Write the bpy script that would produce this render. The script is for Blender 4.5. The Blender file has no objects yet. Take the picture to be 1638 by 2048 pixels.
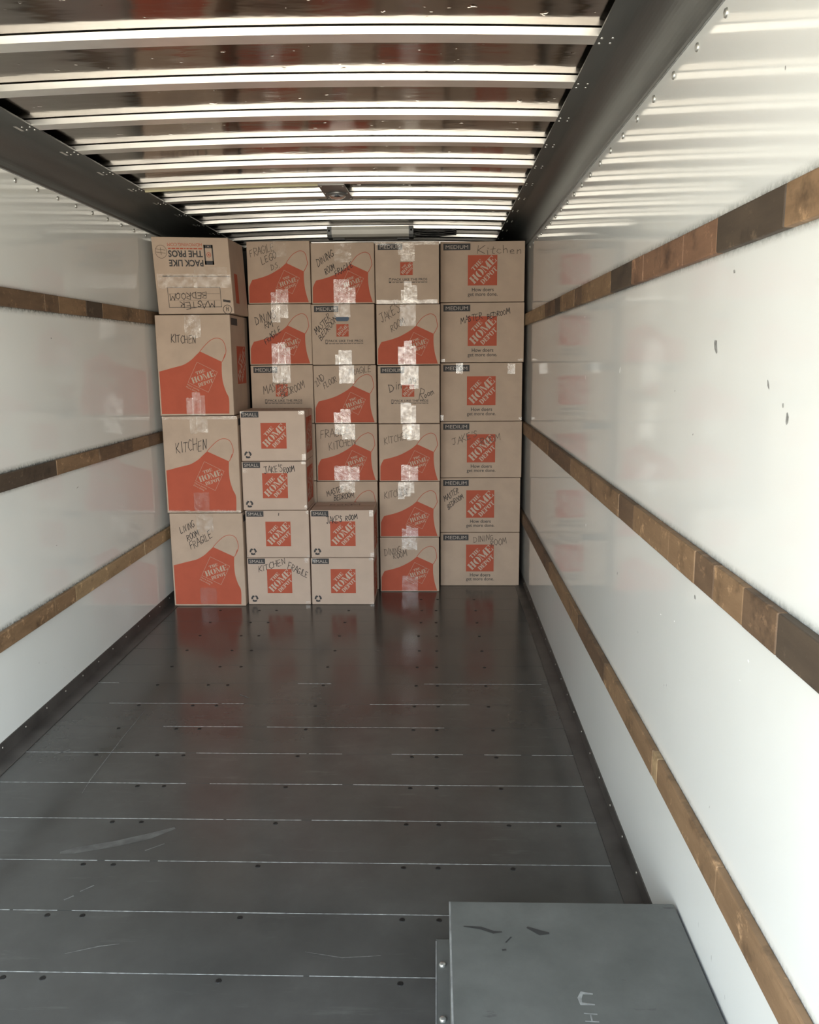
import bpy, bmesh, math, random
from mathutils import Vector, Matrix
R = random.Random(7)
SC = bpy.context.scene
COL = SC.collection

# ------------------------------------------------------------------ camera
F = 1680.0
CAM_H = 1.53
ROWS = [[0.999454, 0.031892, -0.008656], [-0.002767, -0.180236, -0.983619], [-0.03293, 0.983106, -0.180049]]
cd = bpy.data.cameras.new('camera')
cd.sensor_fit = 'HORIZONTAL'; cd.sensor_width = 36.0
cd.lens = F / 1638.0 * 36.0
cd.clip_start = 0.02; cd.clip_end = 100
cam = bpy.data.objects.new('camera', cd); COL.objects.link(cam)
r0, r1, r2 = [Vector(r) for r in ROWS]
mw = Matrix((( r0.x, -r1.x, -r2.x, 0.0), (r0.y, -r1.y, -r2.y, 0.0), (r0.z, -r1.z, -r2.z, CAM_H), (0, 0, 0, 1)))
cam.matrix_world = mw
SC.camera = cam

# ------------------------------------------------------------------ light: open rear door, sky and sunlit pavement outside
OPEN_Y = -0.3
XL, XR = -1.71, 0.588
FRONT_Y = 6.95
SC.view_settings.view_transform = 'Standard'
SC.view_settings.look = 'None'
SC.view_settings.gamma = 1.0
SC.view_settings.use_curve_mapping = False
SC.view_settings.exposure = 0.0
SC.cycles.use_denoising = True
SC.cycles.max_bounces = 10
SC.cycles.diffuse_bounces = 6
SC.cycles.glossy_bounces = 6
SC.cycles.transparent_max_bounces = 12
SC.cycles.sample_clamp_indirect = 6.0
W = bpy.data.worlds.new('sky'); SC.world = W
W.use_nodes = True
nt = W.node_tree; nt.nodes.clear()
wo = nt.nodes.new('ShaderNodeOutputWorld'); bg = nt.nodes.new('ShaderNodeBackground')
tc = nt.nodes.new('ShaderNodeTexCoord'); sp = nt.nodes.new('ShaderNodeSeparateXYZ')
mr = nt.nodes.new('ShaderNodeMapRange'); mr.inputs['From Min'].default_value = -1; mr.inputs['From Max'].default_value = 1
cr = nt.nodes.new('ShaderNodeValToRGB')
nt.links.new(tc.outputs['Generated'], sp.inputs[0]); nt.links.new(sp.outputs['Z'], mr.inputs['Value'])
nt.links.new(mr.outputs[0], cr.inputs[0]); mx = nt.nodes.new('ShaderNodeMapRange')                 # world light boosted on the right side, added to lift the left wall
mx.inputs['From Min'].default_value = 0.0; mx.inputs['From Max'].default_value = 0.45
mx.inputs['To Min'].default_value = 1.0; mx.inputs['To Max'].default_value = 2.15
vm = nt.nodes.new('ShaderNodeVectorMath'); vm.operation = 'SCALE'
nt.links.new(sp.outputs['X'], mx.inputs['Value']); nt.links.new(mx.outputs[0], vm.inputs['Scale'])
nt.links.new(cr.outputs[0], vm.inputs[0]); nt.links.new(vm.outputs[0], bg.inputs['Color'])
nt.links.new(bg.outputs[0], wo.inputs['Surface'])
e = cr.color_ramp.elements
e[0].position = 0.0; e[0].color = (0.66, 0.61, 0.51, 1)
e[1].position = 1.0; e[1].color = (0.42, 0.60, 0.95, 1)
for p, c in ((0.46, (0.68, 0.63, 0.53, 1)), (0.49, (0.45, 0.42, 0.36, 1)), (0.53, (0.55, 0.55, 0.52, 1)), (0.58, (0.92, 0.99, 1.0, 1)), (0.75, (0.74, 0.88, 1.0, 1))):
    q = e.new(p); q.color = c
bg.inputs['Strength'].default_value = 10.2
pl = bpy.data.lights.new('door_portal', 'AREA'); pl.shape = 'RECTANGLE'
pl.size = XR - XL; pl.size_y = 2.42
pl.cycles.is_portal = True
po = bpy.data.objects.new('door_portal', pl); COL.objects.link(po)
po.location = ((XL + XR) / 2, OPEN_Y - 0.01, 1.21)
po.rotation_euler = (math.radians(90), 0, 0)      # faces +y, into the truck

# ------------------------------------------------------------------ materials
def newmat(name):
    m = bpy.data.materials.new(name); m.use_nodes = True
    n = m.node_tree; b = n.nodes['Principled BSDF']
    return m, n, b
def noise(n, scale, detail=3, rough=0.5, vec=None, stretch=None):
    t = n.nodes.new('ShaderNodeTexNoise'); t.inputs['Scale'].default_value = scale
    t.inputs['Detail'].default_value = detail; t.inputs['Roughness'].default_value = rough
    c = n.nodes.new('ShaderNodeTexCoord')
    src = c.outputs['Object']
    if stretch:
        mp = n.nodes.new('ShaderNodeMapping'); mp.inputs['Scale'].default_value = stretch
        n.links.new(src, mp.inputs['Vector']); src = mp.outputs[0]
    n.links.new(src, t.inputs['Vector'])
    return t
def ramp(n, src, stops):
    r = n.nodes.new('ShaderNodeValToRGB'); e = r.color_ramp.elements
    e[0].position, e[0].color = stops[0][0], (*stops[0][1], 1)
    e[1].position, e[1].color = stops[-1][0], (*stops[-1][1], 1)
    for p, c in stops[1:-1]:
        q = e.new(p); q.color = (*c, 1)
    n.links.new(src, r.inputs[0]); return r
def bump(n, b, src, strength, dist=0.002):
    k = n.nodes.new('ShaderNodeBump'); k.inputs['Strength'].default_value = strength; k.inputs['Distance'].default_value = dist
    n.links.new(src, k.inputs['Height']); n.links.new(k.outputs[0], b.inputs['Normal']); return k
def mixc(n, fac, a, c):
    m = n.nodes.new('ShaderNodeMix'); m.data_type = 'RGBA'
    n.links.new(fac, m.inputs['Factor'])
    for s, v in ((m.inputs[6], a), (m.inputs[7], c)):
        if isinstance(v, tuple): s.default_value = (*v, 1)
        else: n.links.new(v, s)
    return m.outputs[2]
def simple(name, col, rough=0.6, metal=0.0, var=0.0, scale=20, spec=None):
    m, n, b = newmat(name)
    b.inputs['Roughness'].default_value = rough; b.inputs['Metallic'].default_value = metal
    if spec is not None: b.inputs['Specular IOR Level'].default_value = spec
    if var:
        t = noise(n, scale, 4)
        lo = tuple(max(0, c * (1 - var)) for c in col); hi = tuple(min(1, c * (1 + var)) for c in col)
        r = ramp(n, t.outputs[0], [(0.3, lo), (0.7, hi)])
        n.links.new(r.outputs[0], b.inputs['Base Color'])
    else: b.inputs['Base Color'].default_value = (*col, 1)
    return m

KRAFT = simple('kraft_cardboard', (0.465, 0.352, 0.272), 0.75, 0, 0.06, 9, 0.25)
KRAFT2 = simple('kraft_cardboard_light', (0.52, 0.40, 0.325), 0.75, 0, 0.05, 9, 0.25)
ORANGE = simple('orange_print', (0.43, 0.093, 0.052), 0.7, 0, 0.05, 14, 0.25)
INK = simple('dark_ink', (0.058, 0.055, 0.057), 0.7, 0, 0.1, 30, 0.25)
MARKER = simple('black_marker', (0.02, 0.018, 0.02), 0.6, 0, 0, 1, 0.3)
MARKER2 = simple('faded_marker', (0.10, 0.075, 0.06), 0.6, 0, 0, 1, 0.3)
LABELTXT = simple('label_lettering', (0.46, 0.40, 0.35), 0.7, 0, 0, 1, 0.25)
BLUE = simple('blue_sticker', (0.02, 0.05, 0.10), 0.5)

def tape_mat(name, gl, milk, rough, bscale, bstr):
    m = bpy.data.materials.new(name); m.use_nodes = True
    n = m.node_tree; n.nodes.clear()
    o = n.nodes.new('ShaderNodeOutputMaterial')
    tr = n.nodes.new('ShaderNodeBsdfTransparent'); g = n.nodes.new('ShaderNodeBsdfGlossy'); d = n.nodes.new('ShaderNodeBsdfDiffuse')
    tr.inputs[0].default_value = (0.95, 0.93, 0.90, 1)
    g.inputs['Roughness'].default_value = rough; d.inputs[0].default_value = (0.75, 0.72, 0.70, 1)
    t = noise(n, bscale, 4, 0.6)
    k = n.nodes.new('ShaderNodeBump'); k.inputs['Strength'].default_value = bstr; k.inputs['Distance'].default_value = 0.002
    n.links.new(t.outputs[0], k.inputs['Height']); n.links.new(k.outputs[0], g.inputs['Normal'])
    m1 = n.nodes.new('ShaderNodeMixShader'); m1.inputs[0].default_value = milk
    m2 = n.nodes.new('ShaderNodeMixShader')
    t2 = noise(n, 38, 3, 0.6); v = n.nodes.new('ShaderNodeMapRange')      # patches where the tape lies flat or has lifted
    v.inputs['From Min'].default_value = 0.35; v.inputs['From Max'].default_value = 0.65
    v.inputs['To Min'].default_value = gl*0.55; v.inputs['To Max'].default_value = gl*1.5
    n.links.new(t2.outputs[0], v.inputs['Value']); n.links.new(v.outputs[0], m2.inputs[0])
    n.links.new(tr.outputs[0], m1.inputs[1]); n.links.new(d.outputs[0], m1.inputs[2])
    n.links.new(m1.outputs[0], m2.inputs[1]); n.links.new(g.outputs[0], m2.inputs[2])
    n.links.new(m2.outputs[0], o.inputs[0]); return m
TAPE = tape_mat('clear_tape', 0.105, 0.02, 0.09, 85, 0.7)
TAPE_DULL = tape_mat('clear_tape_smooth', 0.055, 0.03, 0.10, 45, 0.9)

def wall_mat():
    m, n, b = newmat('white_wall_panel')
    t = noise(n, 1.3, 4); r = ramp(n, t.outputs[0], [(0.3, (0.71, 0.72, 0.695)), (0.7, (0.755, 0.765, 0.745))])
    # scuffs and specks
    s = noise(n, 11, 6, 0.75, stretch=(1, 1, 0.55)); sm = ramp(n, s.outputs[0], [(0.735, (0, 0, 0)), (0.76, (1, 1, 1))])
    c = mixc(n, sm.outputs[0], r.outputs[0], (0.42, 0.42, 0.40))
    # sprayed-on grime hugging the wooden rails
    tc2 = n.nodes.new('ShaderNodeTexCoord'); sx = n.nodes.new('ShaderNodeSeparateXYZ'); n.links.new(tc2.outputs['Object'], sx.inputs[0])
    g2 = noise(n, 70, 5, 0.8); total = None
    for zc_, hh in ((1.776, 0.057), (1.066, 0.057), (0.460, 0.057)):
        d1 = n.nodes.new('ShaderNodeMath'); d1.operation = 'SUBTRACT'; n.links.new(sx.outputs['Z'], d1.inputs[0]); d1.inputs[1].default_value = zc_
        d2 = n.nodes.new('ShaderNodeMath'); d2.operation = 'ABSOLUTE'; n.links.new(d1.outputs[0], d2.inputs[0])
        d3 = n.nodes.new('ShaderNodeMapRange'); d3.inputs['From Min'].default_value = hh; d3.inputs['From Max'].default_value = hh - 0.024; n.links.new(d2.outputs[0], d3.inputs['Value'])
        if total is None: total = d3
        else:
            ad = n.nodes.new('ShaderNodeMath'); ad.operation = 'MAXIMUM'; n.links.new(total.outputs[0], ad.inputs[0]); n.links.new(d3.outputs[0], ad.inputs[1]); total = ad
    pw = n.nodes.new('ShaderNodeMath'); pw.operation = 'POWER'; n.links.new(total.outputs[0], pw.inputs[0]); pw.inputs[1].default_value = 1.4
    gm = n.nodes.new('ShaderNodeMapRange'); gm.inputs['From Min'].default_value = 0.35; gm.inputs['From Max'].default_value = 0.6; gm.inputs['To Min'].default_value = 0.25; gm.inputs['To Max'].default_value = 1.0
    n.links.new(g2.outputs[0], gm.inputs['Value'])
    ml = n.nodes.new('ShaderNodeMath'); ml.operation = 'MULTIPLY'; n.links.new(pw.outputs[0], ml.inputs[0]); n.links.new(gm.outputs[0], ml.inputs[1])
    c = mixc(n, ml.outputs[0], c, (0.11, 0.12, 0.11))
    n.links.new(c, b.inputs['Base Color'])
    b.inputs['Roughness'].default_value = 0.065
    b.inputs['Specular IOR Level'].default_value = 0.52
    w = noise(n, 5.0, 2, 0.5, stretch=(1, 3, 0.8)); bump(n, b, w.outputs[0], 0.02, 0.004)
    return m
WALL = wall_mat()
def floor_mat():
    m, n, b = newmat('dark_floor_planks')
    t = noise(n, 2.2, 6, 0.65); r = ramp(n, t.outputs[0], [(0.25, (0.040, 0.040, 0.038)), (0.55, (0.060, 0.060, 0.057)), (0.8, (0.085, 0.085, 0.080))])
    s = noise(n, 6, 5, 0.7, stretch=(0.5, 3, 1)); sm = ramp(n, s.outputs[0], [(0.60, (0, 0, 0)), (0.90, (1, 1, 1))])
    c = mixc(n, sm.outputs[0], r.outputs[0], (0.10, 0.10, 0.095))
    n.links.new(c, b.inputs['Base Color'])
    rr = ramp(n, t.outputs[0], [(0.3, (0.15, 0.15, 0.15)), (0.7, (0.25, 0.25, 0.25))]); n.links.new(rr.outputs[0], b.inputs['Roughness'])
    f = noise(n, 60, 3); bump(n, b, f.outputs[0], 0.025, 0.002)
    b.inputs['Specular IOR Level'].default_value = 0.6
    return m
FLOOR = floor_mat()
SEAM = simple('bright_seam', (0.36, 0.37, 0.37), 0.4, 0.4, 0.5, 60)
def sheet_mat():
    m, n, b = newmat('roof_sheet_metal')
    b.inputs['Metallic'].default_value = 1.0
    t = noise(n, 3, 4); r = ramp(n, t.outputs[0], [(0.3, (0.21, 0.182, 0.16)), (0.7, (0.27, 0.24, 0.21))]); n.links.new(r.outputs[0], b.inputs['Base Color'])
    b.inputs['Roughness'].default_value = 0.11
    w = noise(n, 5.5, 3, 0.5, stretch=(0.6, 1.5, 1)); k1 = bump(n, b, w.outputs[0], 0.18, 0.012)
    d = noise(n, 26, 2, 0.4); dr = ramp(n, d.outputs[0], [(0.71, (0, 0, 0)), (0.80, (1, 1, 1))])
    k2 = n.nodes.new('ShaderNodeBump'); k2.inputs['Strength'].default_value = 0.22; k2.inputs['Distance'].default_value = 0.004
    n.links.new(dr.outputs[0], k2.inputs['Height']); n.links.new(k1.outputs[0], k2.inputs['Normal']); n.links.new(k2.outputs[0], b.inputs['Normal'])
    return m
SHEET = sheet_mat()
BOW = simple('galvanised_bow', (0.85, 0.84, 0.81), 0.30, 0.85, 0.05, 12)
def beam_mat():
    m, n, b = newmat('grey_steel_beam')
    t = noise(n, 4, 4, 0.6, stretch=(1, 0.15, 1)); r = ramp(n, t.outputs[0], [(0.3, (0.062, 0.066, 0.063)), (0.7, (0.098, 0.102, 0.098))]); n.links.new(r.outputs[0], b.inputs['Base Color'])
    b.inputs['Roughness'].default_value = 0.42; b.inputs['Metallic'].default_value = 0.35
    return m
BEAM = beam_mat()
RIVET = simple('bright_rivet', (0.75, 0.74, 0.70), 0.3, 0.9)
BOLT = simple('wall_bolt', (0.50, 0.50, 0.47), 0.28, 0.7)
SCREW = simple('dark_screw', (0.012, 0.012, 0.012), 0.5, 0.3)
DARK = simple('dark_front_wall', (0.035, 0.035, 0.035), 0.6, 0, 0.2, 4)
KICK = simple('dark_kick_plate', (0.078, 0.072, 0.067), 0.4, 0.3, 0.3, 8)
BLACK = simple('black_plastic', (0.012, 0.012, 0.012), 0.4)
def wood(name, a, c):
    m, n, b = newmat(name)
    t = noise(n, 9, 6, 0.65, stretch=(1, 0.5, 2.6)); r = ramp(n, t.outputs[0], [(0.25, a), (0.75, c)])
    s = noise(n, 24, 5, 0.7, stretch=(1, 0.8, 1)); sm = ramp(n, s.outputs[0], [(0.58, (0, 0, 0)), (0.70, (1, 1, 1))])
    col = mixc(n, sm.outputs[0], r.outputs[0], tuple(min(1, x * 1.7) for x in c))
    d = noise(n, 7, 5, 0.7); dm = ramp(n, d.outputs[0], [(0.54, (0, 0, 0)), (0.72, (0.85, 0.85, 0.85))])
    col2 = mixc(n, dm.outputs[0], col, tuple(x * 0.35 for x in a))
    n.links.new(col2, b.inputs['Base Color']); b.inputs['Roughness'].default_value = 0.62
    bump(n, b, t.outputs[0], 0.3, 0.003); return m
WOODS = [wood('wood_brown', (0.15, 0.088, 0.045), (0.28, 0.175, 0.095)),
         wood('wood_dark', (0.045, 0.032, 0.022), (0.085, 0.060, 0.040)),
         wood('wood_reddish', (0.15, 0.078, 0.045), (0.25, 0.138, 0.08)),
         wood('wood_tan', (0.27, 0.18, 0.095), (0.42, 0.29, 0.16)),
         wood('wood_grain_mid', (0.09, 0.055, 0.032), (0.17, 0.105, 0.06))]
def steel_mat():
    m, n, b = newmat('painted_steel_cover')
    t = noise(n, 5, 6, 0.65); r = ramp(n, t.outputs[0], [(0.3, (0.068, 0.072, 0.068)), (0.7, (0.112, 0.116, 0.110))])
    s = noise(n, 9, 4, 0.6, stretch=(0.7, 2.2, 1)); sm = ramp(n, s.outputs[0], [(0.68, (0, 0, 0)), (0.73, (1, 1, 1))])
    c = mixc(n, sm.outputs[0], r.outputs[0], (0.05, 0.05, 0.05)); n.links.new(c, b.inputs['Base Color'])
    b.inputs['Roughness'].default_value = 0.58; b.inputs['Metallic'].default_value = 0.0; return m
STEEL = steel_mat()
WEAR = simple('worn_edge_metal', (0.30, 0.31, 0.31), 0.45, 0.4, 0.3, 30)
LAMPWHITE = simple('lamp_lens', (0.82, 0.80, 0.74), 0.35, 0, 0.05, 6)
LAMPGREY = simple('lamp_bracket', (0.22, 0.23, 0.24), 0.45)
CHROME = simple('dome_chrome', (0.75, 0.75, 0.76), 0.18, 1.0)
DOMEGREY = simple('dome_base_metal', (0.16, 0.155, 0.15), 0.35, 0.5)
CONDUIT = simple('yellowed_conduit', (0.42, 0.38, 0.24), 0.5)
SCUFF = simple('dark_scuff', (0.26, 0.26, 0.25), 0.6, 0, 0.4, 80)
CHIP = simple('white_chip', (0.9, 0.9, 0.88), 0.4)

# ------------------------------------------------------------------ mesh helpers
class MB:
    def __init__(s): s.v = []; s.f = []; s.m = []; s.sm = []
    def face(s, pts, mi=0, smooth=False):
        i = len(s.v); s.v += [tuple(p) for p in pts]; s.f.append(tuple(range(i, i + len(pts)))); s.m.append(mi); s.sm.append(smooth)
    def mesh(s, vs, fs, mi=0, smooth=False):
        i = len(s.v); s.v += [tuple(p) for p in vs]
        for f in fs: s.f.append(tuple(i + k for k in f)); s.m.append(mi); s.sm.append(smooth)
    def box(s, a, b, mi=0, bev=0.0, seg=2):
        if not bev:
            x0, y0, z0 = a; x1, y1, z1 = b
            v = [(x0,y0,z0),(x1,y0,z0),(x1,y1,z0),(x0,y1,z0),(x0,y0,z1),(x1,y0,z1),(x1,y1,z1),(x0,y1,z1)]
            s.mesh(v, [(0,3,2,1),(4,5,6,7),(0,1,5,4),(1,2,6,5),(2,3,7,6),(3,0,4,7)], mi); return
        bm = bmesh.new(); bmesh.ops.create_cube(bm, size=1)
        for q in bm.verts: q.co = Vector(((a[0]+b[0])/2 + q.co.x*(b[0]-a[0]), (a[1]+b[1])/2 + q.co.y*(b[1]-a[1]), (a[2]+b[2])/2 + q.co.z*(b[2]-a[2])))
        bmesh.ops.bevel(bm, geom=list(bm.edges), offset=bev, segments=seg, affect='EDGES', profile=0.5)
        bm.verts.index_update(); s.mesh([q.co[:] for q in bm.verts], [[q.index for q in f.verts] for f in bm.faces], mi, False); bm.free()
    def loft(s, rings, mi=0, smooth=False, closed=True, caps=True):
        n = len(rings[0]); i = len(s.v)
        for r in rings: s.v += [tuple(p) for p in r]
        for k in range(len(rings) - 1):
            for j in range(n if closed else n - 1):
                a = i + k*n + j; b = i + k*n + (j+1) % n
                s.f.append((a, b, b + n, a + n)); s.m.append(mi); s.sm.append(smooth)
        if caps and closed:
            s.face(list(reversed([tuple(p) for p in rings[0]])), mi); s.face([tuple(p) for p in rings[-1]], mi)   # caps keep their own corners
    def lathe(s, prof, o, axis='z', seg=16, mi=0):
        rings = []
        for r, h in prof:
            ring = []
            for k in range(seg):
                a = 2*math.pi*k/seg; c, q = r*math.cos(a), r*math.sin(a)
                p = {'z': (c, q, h), 'x': (h, c, q), 'y': (c, h, q)}[axis]
                ring.append((o[0]+p[0], o[1]+p[1], o[2]+p[2]))
            rings.append(ring)
        s.loft(rings, mi, True)
    def tube(s, pts, r, seg=8, mi=0):
        rings = []
        for k, p in enumerate(pts):
            p = Vector(p); d = (Vector(pts[min(k+1, len(pts)-1)]) - Vector(pts[max(k-1, 0)])).normalized()
            u = d.cross(Vector((0, 0, 1))); u = u.normalized() if u.length > 1e-4 else Vector((1, 0, 0)); w = u.cross(d)
            rings.append([p + (u*math.cos(2*math.pi*j/seg) + w*math.sin(2*math.pi*j/seg))*r for j in range(seg)])
        s.loft(rings, mi, True)
    def build(s, name, mats, parent=None, loc=None, fixn=False):
        me = bpy.data.meshes.new(name); me.from_pydata(s.v, [], s.f)
        for m in (mats if isinstance(mats, (list, tuple)) else [mats]): me.materials.append(m)
        me.polygons.foreach_set('material_index', s.m); me.polygons.foreach_set('use_smooth', s.sm)
        if fixn:
            bm = bmesh.new(); bm.from_mesh(me); bmesh.ops.recalc_face_normals(bm, faces=bm.faces); bm.to_mesh(me); bm.free()
        me.update()
        o = bpy.data.objects.new(name, me); COL.objects.link(o)
        if parent: o.parent = parent
        if loc: o.location = loc
        return o
def empty(name, loc):
    o = bpy.data.objects.new(name, None); o.empty_display_size = 0.1; COL.objects.link(o); o.location = loc; return o
def tag(o, label, cat, group=None):
    o['label'] = label; o['category'] = cat
    if group: o['group'] = group
    return o
def structure(o): o['kind'] = 'structure'; return o

# ------------------------------------------------------------------ setting: floor, walls, roof, beams
PL0, PLS = 1.863, 0.2415
mb = MB()
y = PL0 - 7*PLS
while y < FRONT_Y:
    y2 = min(y + PLS, FRONT_Y); a = max(y, OPEN_Y)
    if y2 > a + 0.01:
        mb.box((XL, a + 0.0012, -0.035), (XR, y2 - 0.0012, 0.0), 0)
    y += PLS
mb.box((XL, OPEN_Y, -0.06), (XR, FRONT_Y, -0.035), 0)
for k in range(0, 14):                                     # bright strips showing in the plank joints, broken by wear
    yy = PL0 + (k - 5)*PLS
    if yy < OPEN_Y + 0.02: continue
    x = XL + 0.05
    while x < XR - 0.08:
        ln = R.uniform(0.06, 0.5)
        if R.random() < (0.98 if yy < 3.0 else 0.55):
            wd = R.uniform(0.0007, 0.0011)*(1.0 if yy < 3.0 else 0.6)
            mb.box((x, yy - wd, -0.02), (min(x + ln, XR - 0.06), yy + wd, 0.0006), 1)
        x += ln + (R.uniform(0.005, 0.05) if R.random() < 0.25 else 0.0005)
def ribbon(mb, pts, w, z, mi):                              # thin flat mark on the floor or on a level top
    L, Q = [], []
    for k, p in enumerate(pts):
        p = Vector((p[0], p[1])); d = Vector(pts[min(k+1, len(pts)-1)][:2]) - Vector(pts[max(k-1, 0)][:2]); d.normalize()
        nn = Vector((-d.y, d.x))*w*0.5*(0.35 if k in (0, len(pts)-1) else 1)
        L.append((p.x+nn.x, p.y+nn.y, z)); Q.append((p.x-nn.x, p.y-nn.y, z))
    for k in range(len(pts)-1): mb.face([Q[k], Q[k+1], L[k+1], L[k]], mi)
for pts, w in (([(-1.30, 3.48), (-1.30, 3.2), (-1.29, 2.85), (-1.28, 2.75)], 0.004),
               ([(-0.98, 1.93), (-0.90, 1.96), (-0.85, 1.97)], 0.004), ([(-0.35, 1.95), (-0.25, 1.93), (-0.15, 1.94)], 0.003),
               ([(-0.93, 2.40), (-0.88, 2.44)], 0.012), ([(-1.08, 2.15), (-1.06, 2.17)], 0.016), ([(-1.05, 2.19), (-1.02, 2.22)], 0.012),
               ([(-1.52, 3.05), (-1.47, 3.09)], 0.02), ([(-0.92, 3.66), (-0.87, 3.62)], 0.02)):
    ribbon(mb, pts, w, 0.0005, 2)
ribbon(mb, [(-1.196, 2.383), (-1.154, 2.397), (-1.04, 2.436), (-0.942, 2.483), (-0.874, 2.532)], 0.035, 0.0004, 3)
floor = structure(mb.build('floor', [FLOOR, SEAM, simple('pale_scratch', (0.125, 0.125, 0.12), 0.6, 0, 0.5, 60), simple('faint_drag_mark', (0.088, 0.088, 0.084), 0.5, 0, 0.35, 30)]))
sm = MB(); sm.lathe([(0.0001, 0.0009), (0.003, 0.0006), (0.0052, 0.0012), (0.0078, 0.0010), (0.0082, 0.0)], (0, 0, 0), 'z', 14)
scr = None
cols = [(-1.345, 3.0, 5.0), (-1.10, 1.8, 5.0), (-1.0, 1.4, 5.0), (-0.55, 1.4, 5.0), (-0.10, 1.4, 5.3), (-0.003, 2.0, 5.3), (0.23, 2.2, 5.3), (0.40, 2.5, 2.7), (0.545, 2.2, 3.2)]
for cx, ya, yb in cols:
    for k in range(-2, 15):
        yy = PL0 + k*PLS - 0.022
        if not (ya < yy < yb): continue
        px = cx + R.uniform(-0.006, 0.006)
        if scr is None: scr = sm.build('floor_screw', SCREW, floor); o = scr
        else: o = scr.copy(); COL.objects.link(o); o.parent = floor
        o.location = (px, yy, 0.0002)

ZW_L, ZW_R = 2.28, 2.242
def wall(name, x, xo, zt, marks):
    mb = MB()
    n = 24
    mb.box((min(x, xo), OPEN_Y, -0.06), (max(x, xo), FRONT_Y, zt + 0.22), 0)
    s = -1 if x > 0 else 1
    for (yy, zz, w, h, tilt, mi) in marks:
        pts = []
        for k in range(9):
            a = 2*math.pi*k/9; rr = R.uniform(0.6, 1.15)
            u, v = math.cos(a)*w*0.20*rr, math.sin(a)*h*0.22*rr
            pts.append((x + s*0.0004, yy + u*math.cos(tilt) - v*math.sin(tilt), zz + u*math.sin(tilt) + v*math.cos(tilt)))
        if s < 0: pts = pts[::-1]
        mb.face(pts, mi)
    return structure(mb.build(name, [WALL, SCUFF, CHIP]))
WR_MARKS = [(1.823, 1.549, 0.05, 0.1, -0.5, 1), (1.456, 1.445, 0.016, 0.025, 0, 1), (1.436, 1.424, 0.03, 0.06, 0.2, 1), (1.545, 2.006, 0.012, 0.02, 0, 1), (1.872, 0.988, 0.03, 0.03, -0.4, 1), (2.682, 0.833, 0.02, 0.03, 0.4, 1), (2.381, 0.734, 0.02, 0.02, 0.5, 1), (2.086, 0.688, 0.008, 0.02, 0, 1), (2.064, 0.697, 0.008, 0.02, 0, 1), (2.146, 0.861, 0.02, 0.012, -0.4, 2), (2.022, 0.882, 0.02, 0.01, 0, 2), (1.532, 0.961, 0.02, 0.016, -0.3, 2), (1.568, 0.908, 0.008, 0.008, 0, 2), (3.278, 0.875, 0.02, 0.03, 0, 2), (3.436, 1.685, 0.02, 0.02, 0.5, 2), (3.385, 1.449, 0.02, 0.05, -0.5, 2), (2.755, 1.487, 0.03, 0.05, 0.6, 2), (1.95, 1.352, 0.025, 0.012, -0.4, 1), (2.115, 1.445, 0.02, 0.01, 0, 1), (1.627, 0.253, 0.006, 0.035, -0.3, 1), (1.537, 0.233, 0.006, 0.025, -0.3, 1), (1.72, 0.264, 0.005, 0.03, -0.3, 1), (1.695, 0.567, 0.008, 0.02, 0.3, 1), (1.736, 1.693, 0.03, 0.02, 0.4, 1), (1.526, 1.478, 0.02, 0.05, -0.4, 1)]
WL_MARKS = [(3.752, 1.632, 0.03, 0.02, 0.2, 1), (3.711, 0.092, 0.025, 0.012, 0, 1), (3.377, 0.257, 0.012, 0.01, 0, 1), (3.439, 0.234, 0.01, 0.01, 0, 1), (3.633, 0.716, 0.03, 0.008, 0, 1), (3.969, 0.598, 0.01, 0.01, 0, 1), (3.9, 0.939, 0.07, 0.01, 0.2, 1), (4.948, 1.725, 0.008, 0.008, 0, 1), (3.603, 0.151, 0.01, 0.008, 0, 1)]
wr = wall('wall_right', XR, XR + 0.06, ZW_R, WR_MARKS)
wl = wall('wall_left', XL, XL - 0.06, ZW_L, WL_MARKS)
mb = MB(); mb.box((XL - 0.06, FRONT_Y, -0.06), (XR + 0.06, FRONT_Y + 0.06, 2.5), 0)
structure(mb.build('wall_front', DARK))

def bolt(wallob, x, yy, zz):
    s = -1 if x > 0 else 1
    mb = MB(); mb.lathe([(0.010, 0.0), (0.010, s*0.001), (0.0085, s*0.004), (0.005, s*0.0052), (0.0001, s*0.0055)], (0, 0, 0), 'x', 16)
    return mb
first = None
for k in range(22):
    yy = 1.874 + 0.1915*(k - 2)
    mbb = bolt(wr, XR, yy, 2.214)
    if first is None: o = first = mbb.build('bolt', BOLT, wr, fixn=True)
    else: o = first.copy(); COL.objects.link(o); o.parent = wr
    o.location = (XR, yy, 2.212)
first = None
for k in range(14):
    yy = 3.741 + 0.195*(k - 4)
    if first is None: o = first = bolt(wl, XL, yy, 2.25).build('bolt', BOLT, wl, fixn=True)
    else: o = first.copy(); COL.objects.link(o); o.parent = wl
    o.location = (XL, yy, 2.254)

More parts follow.
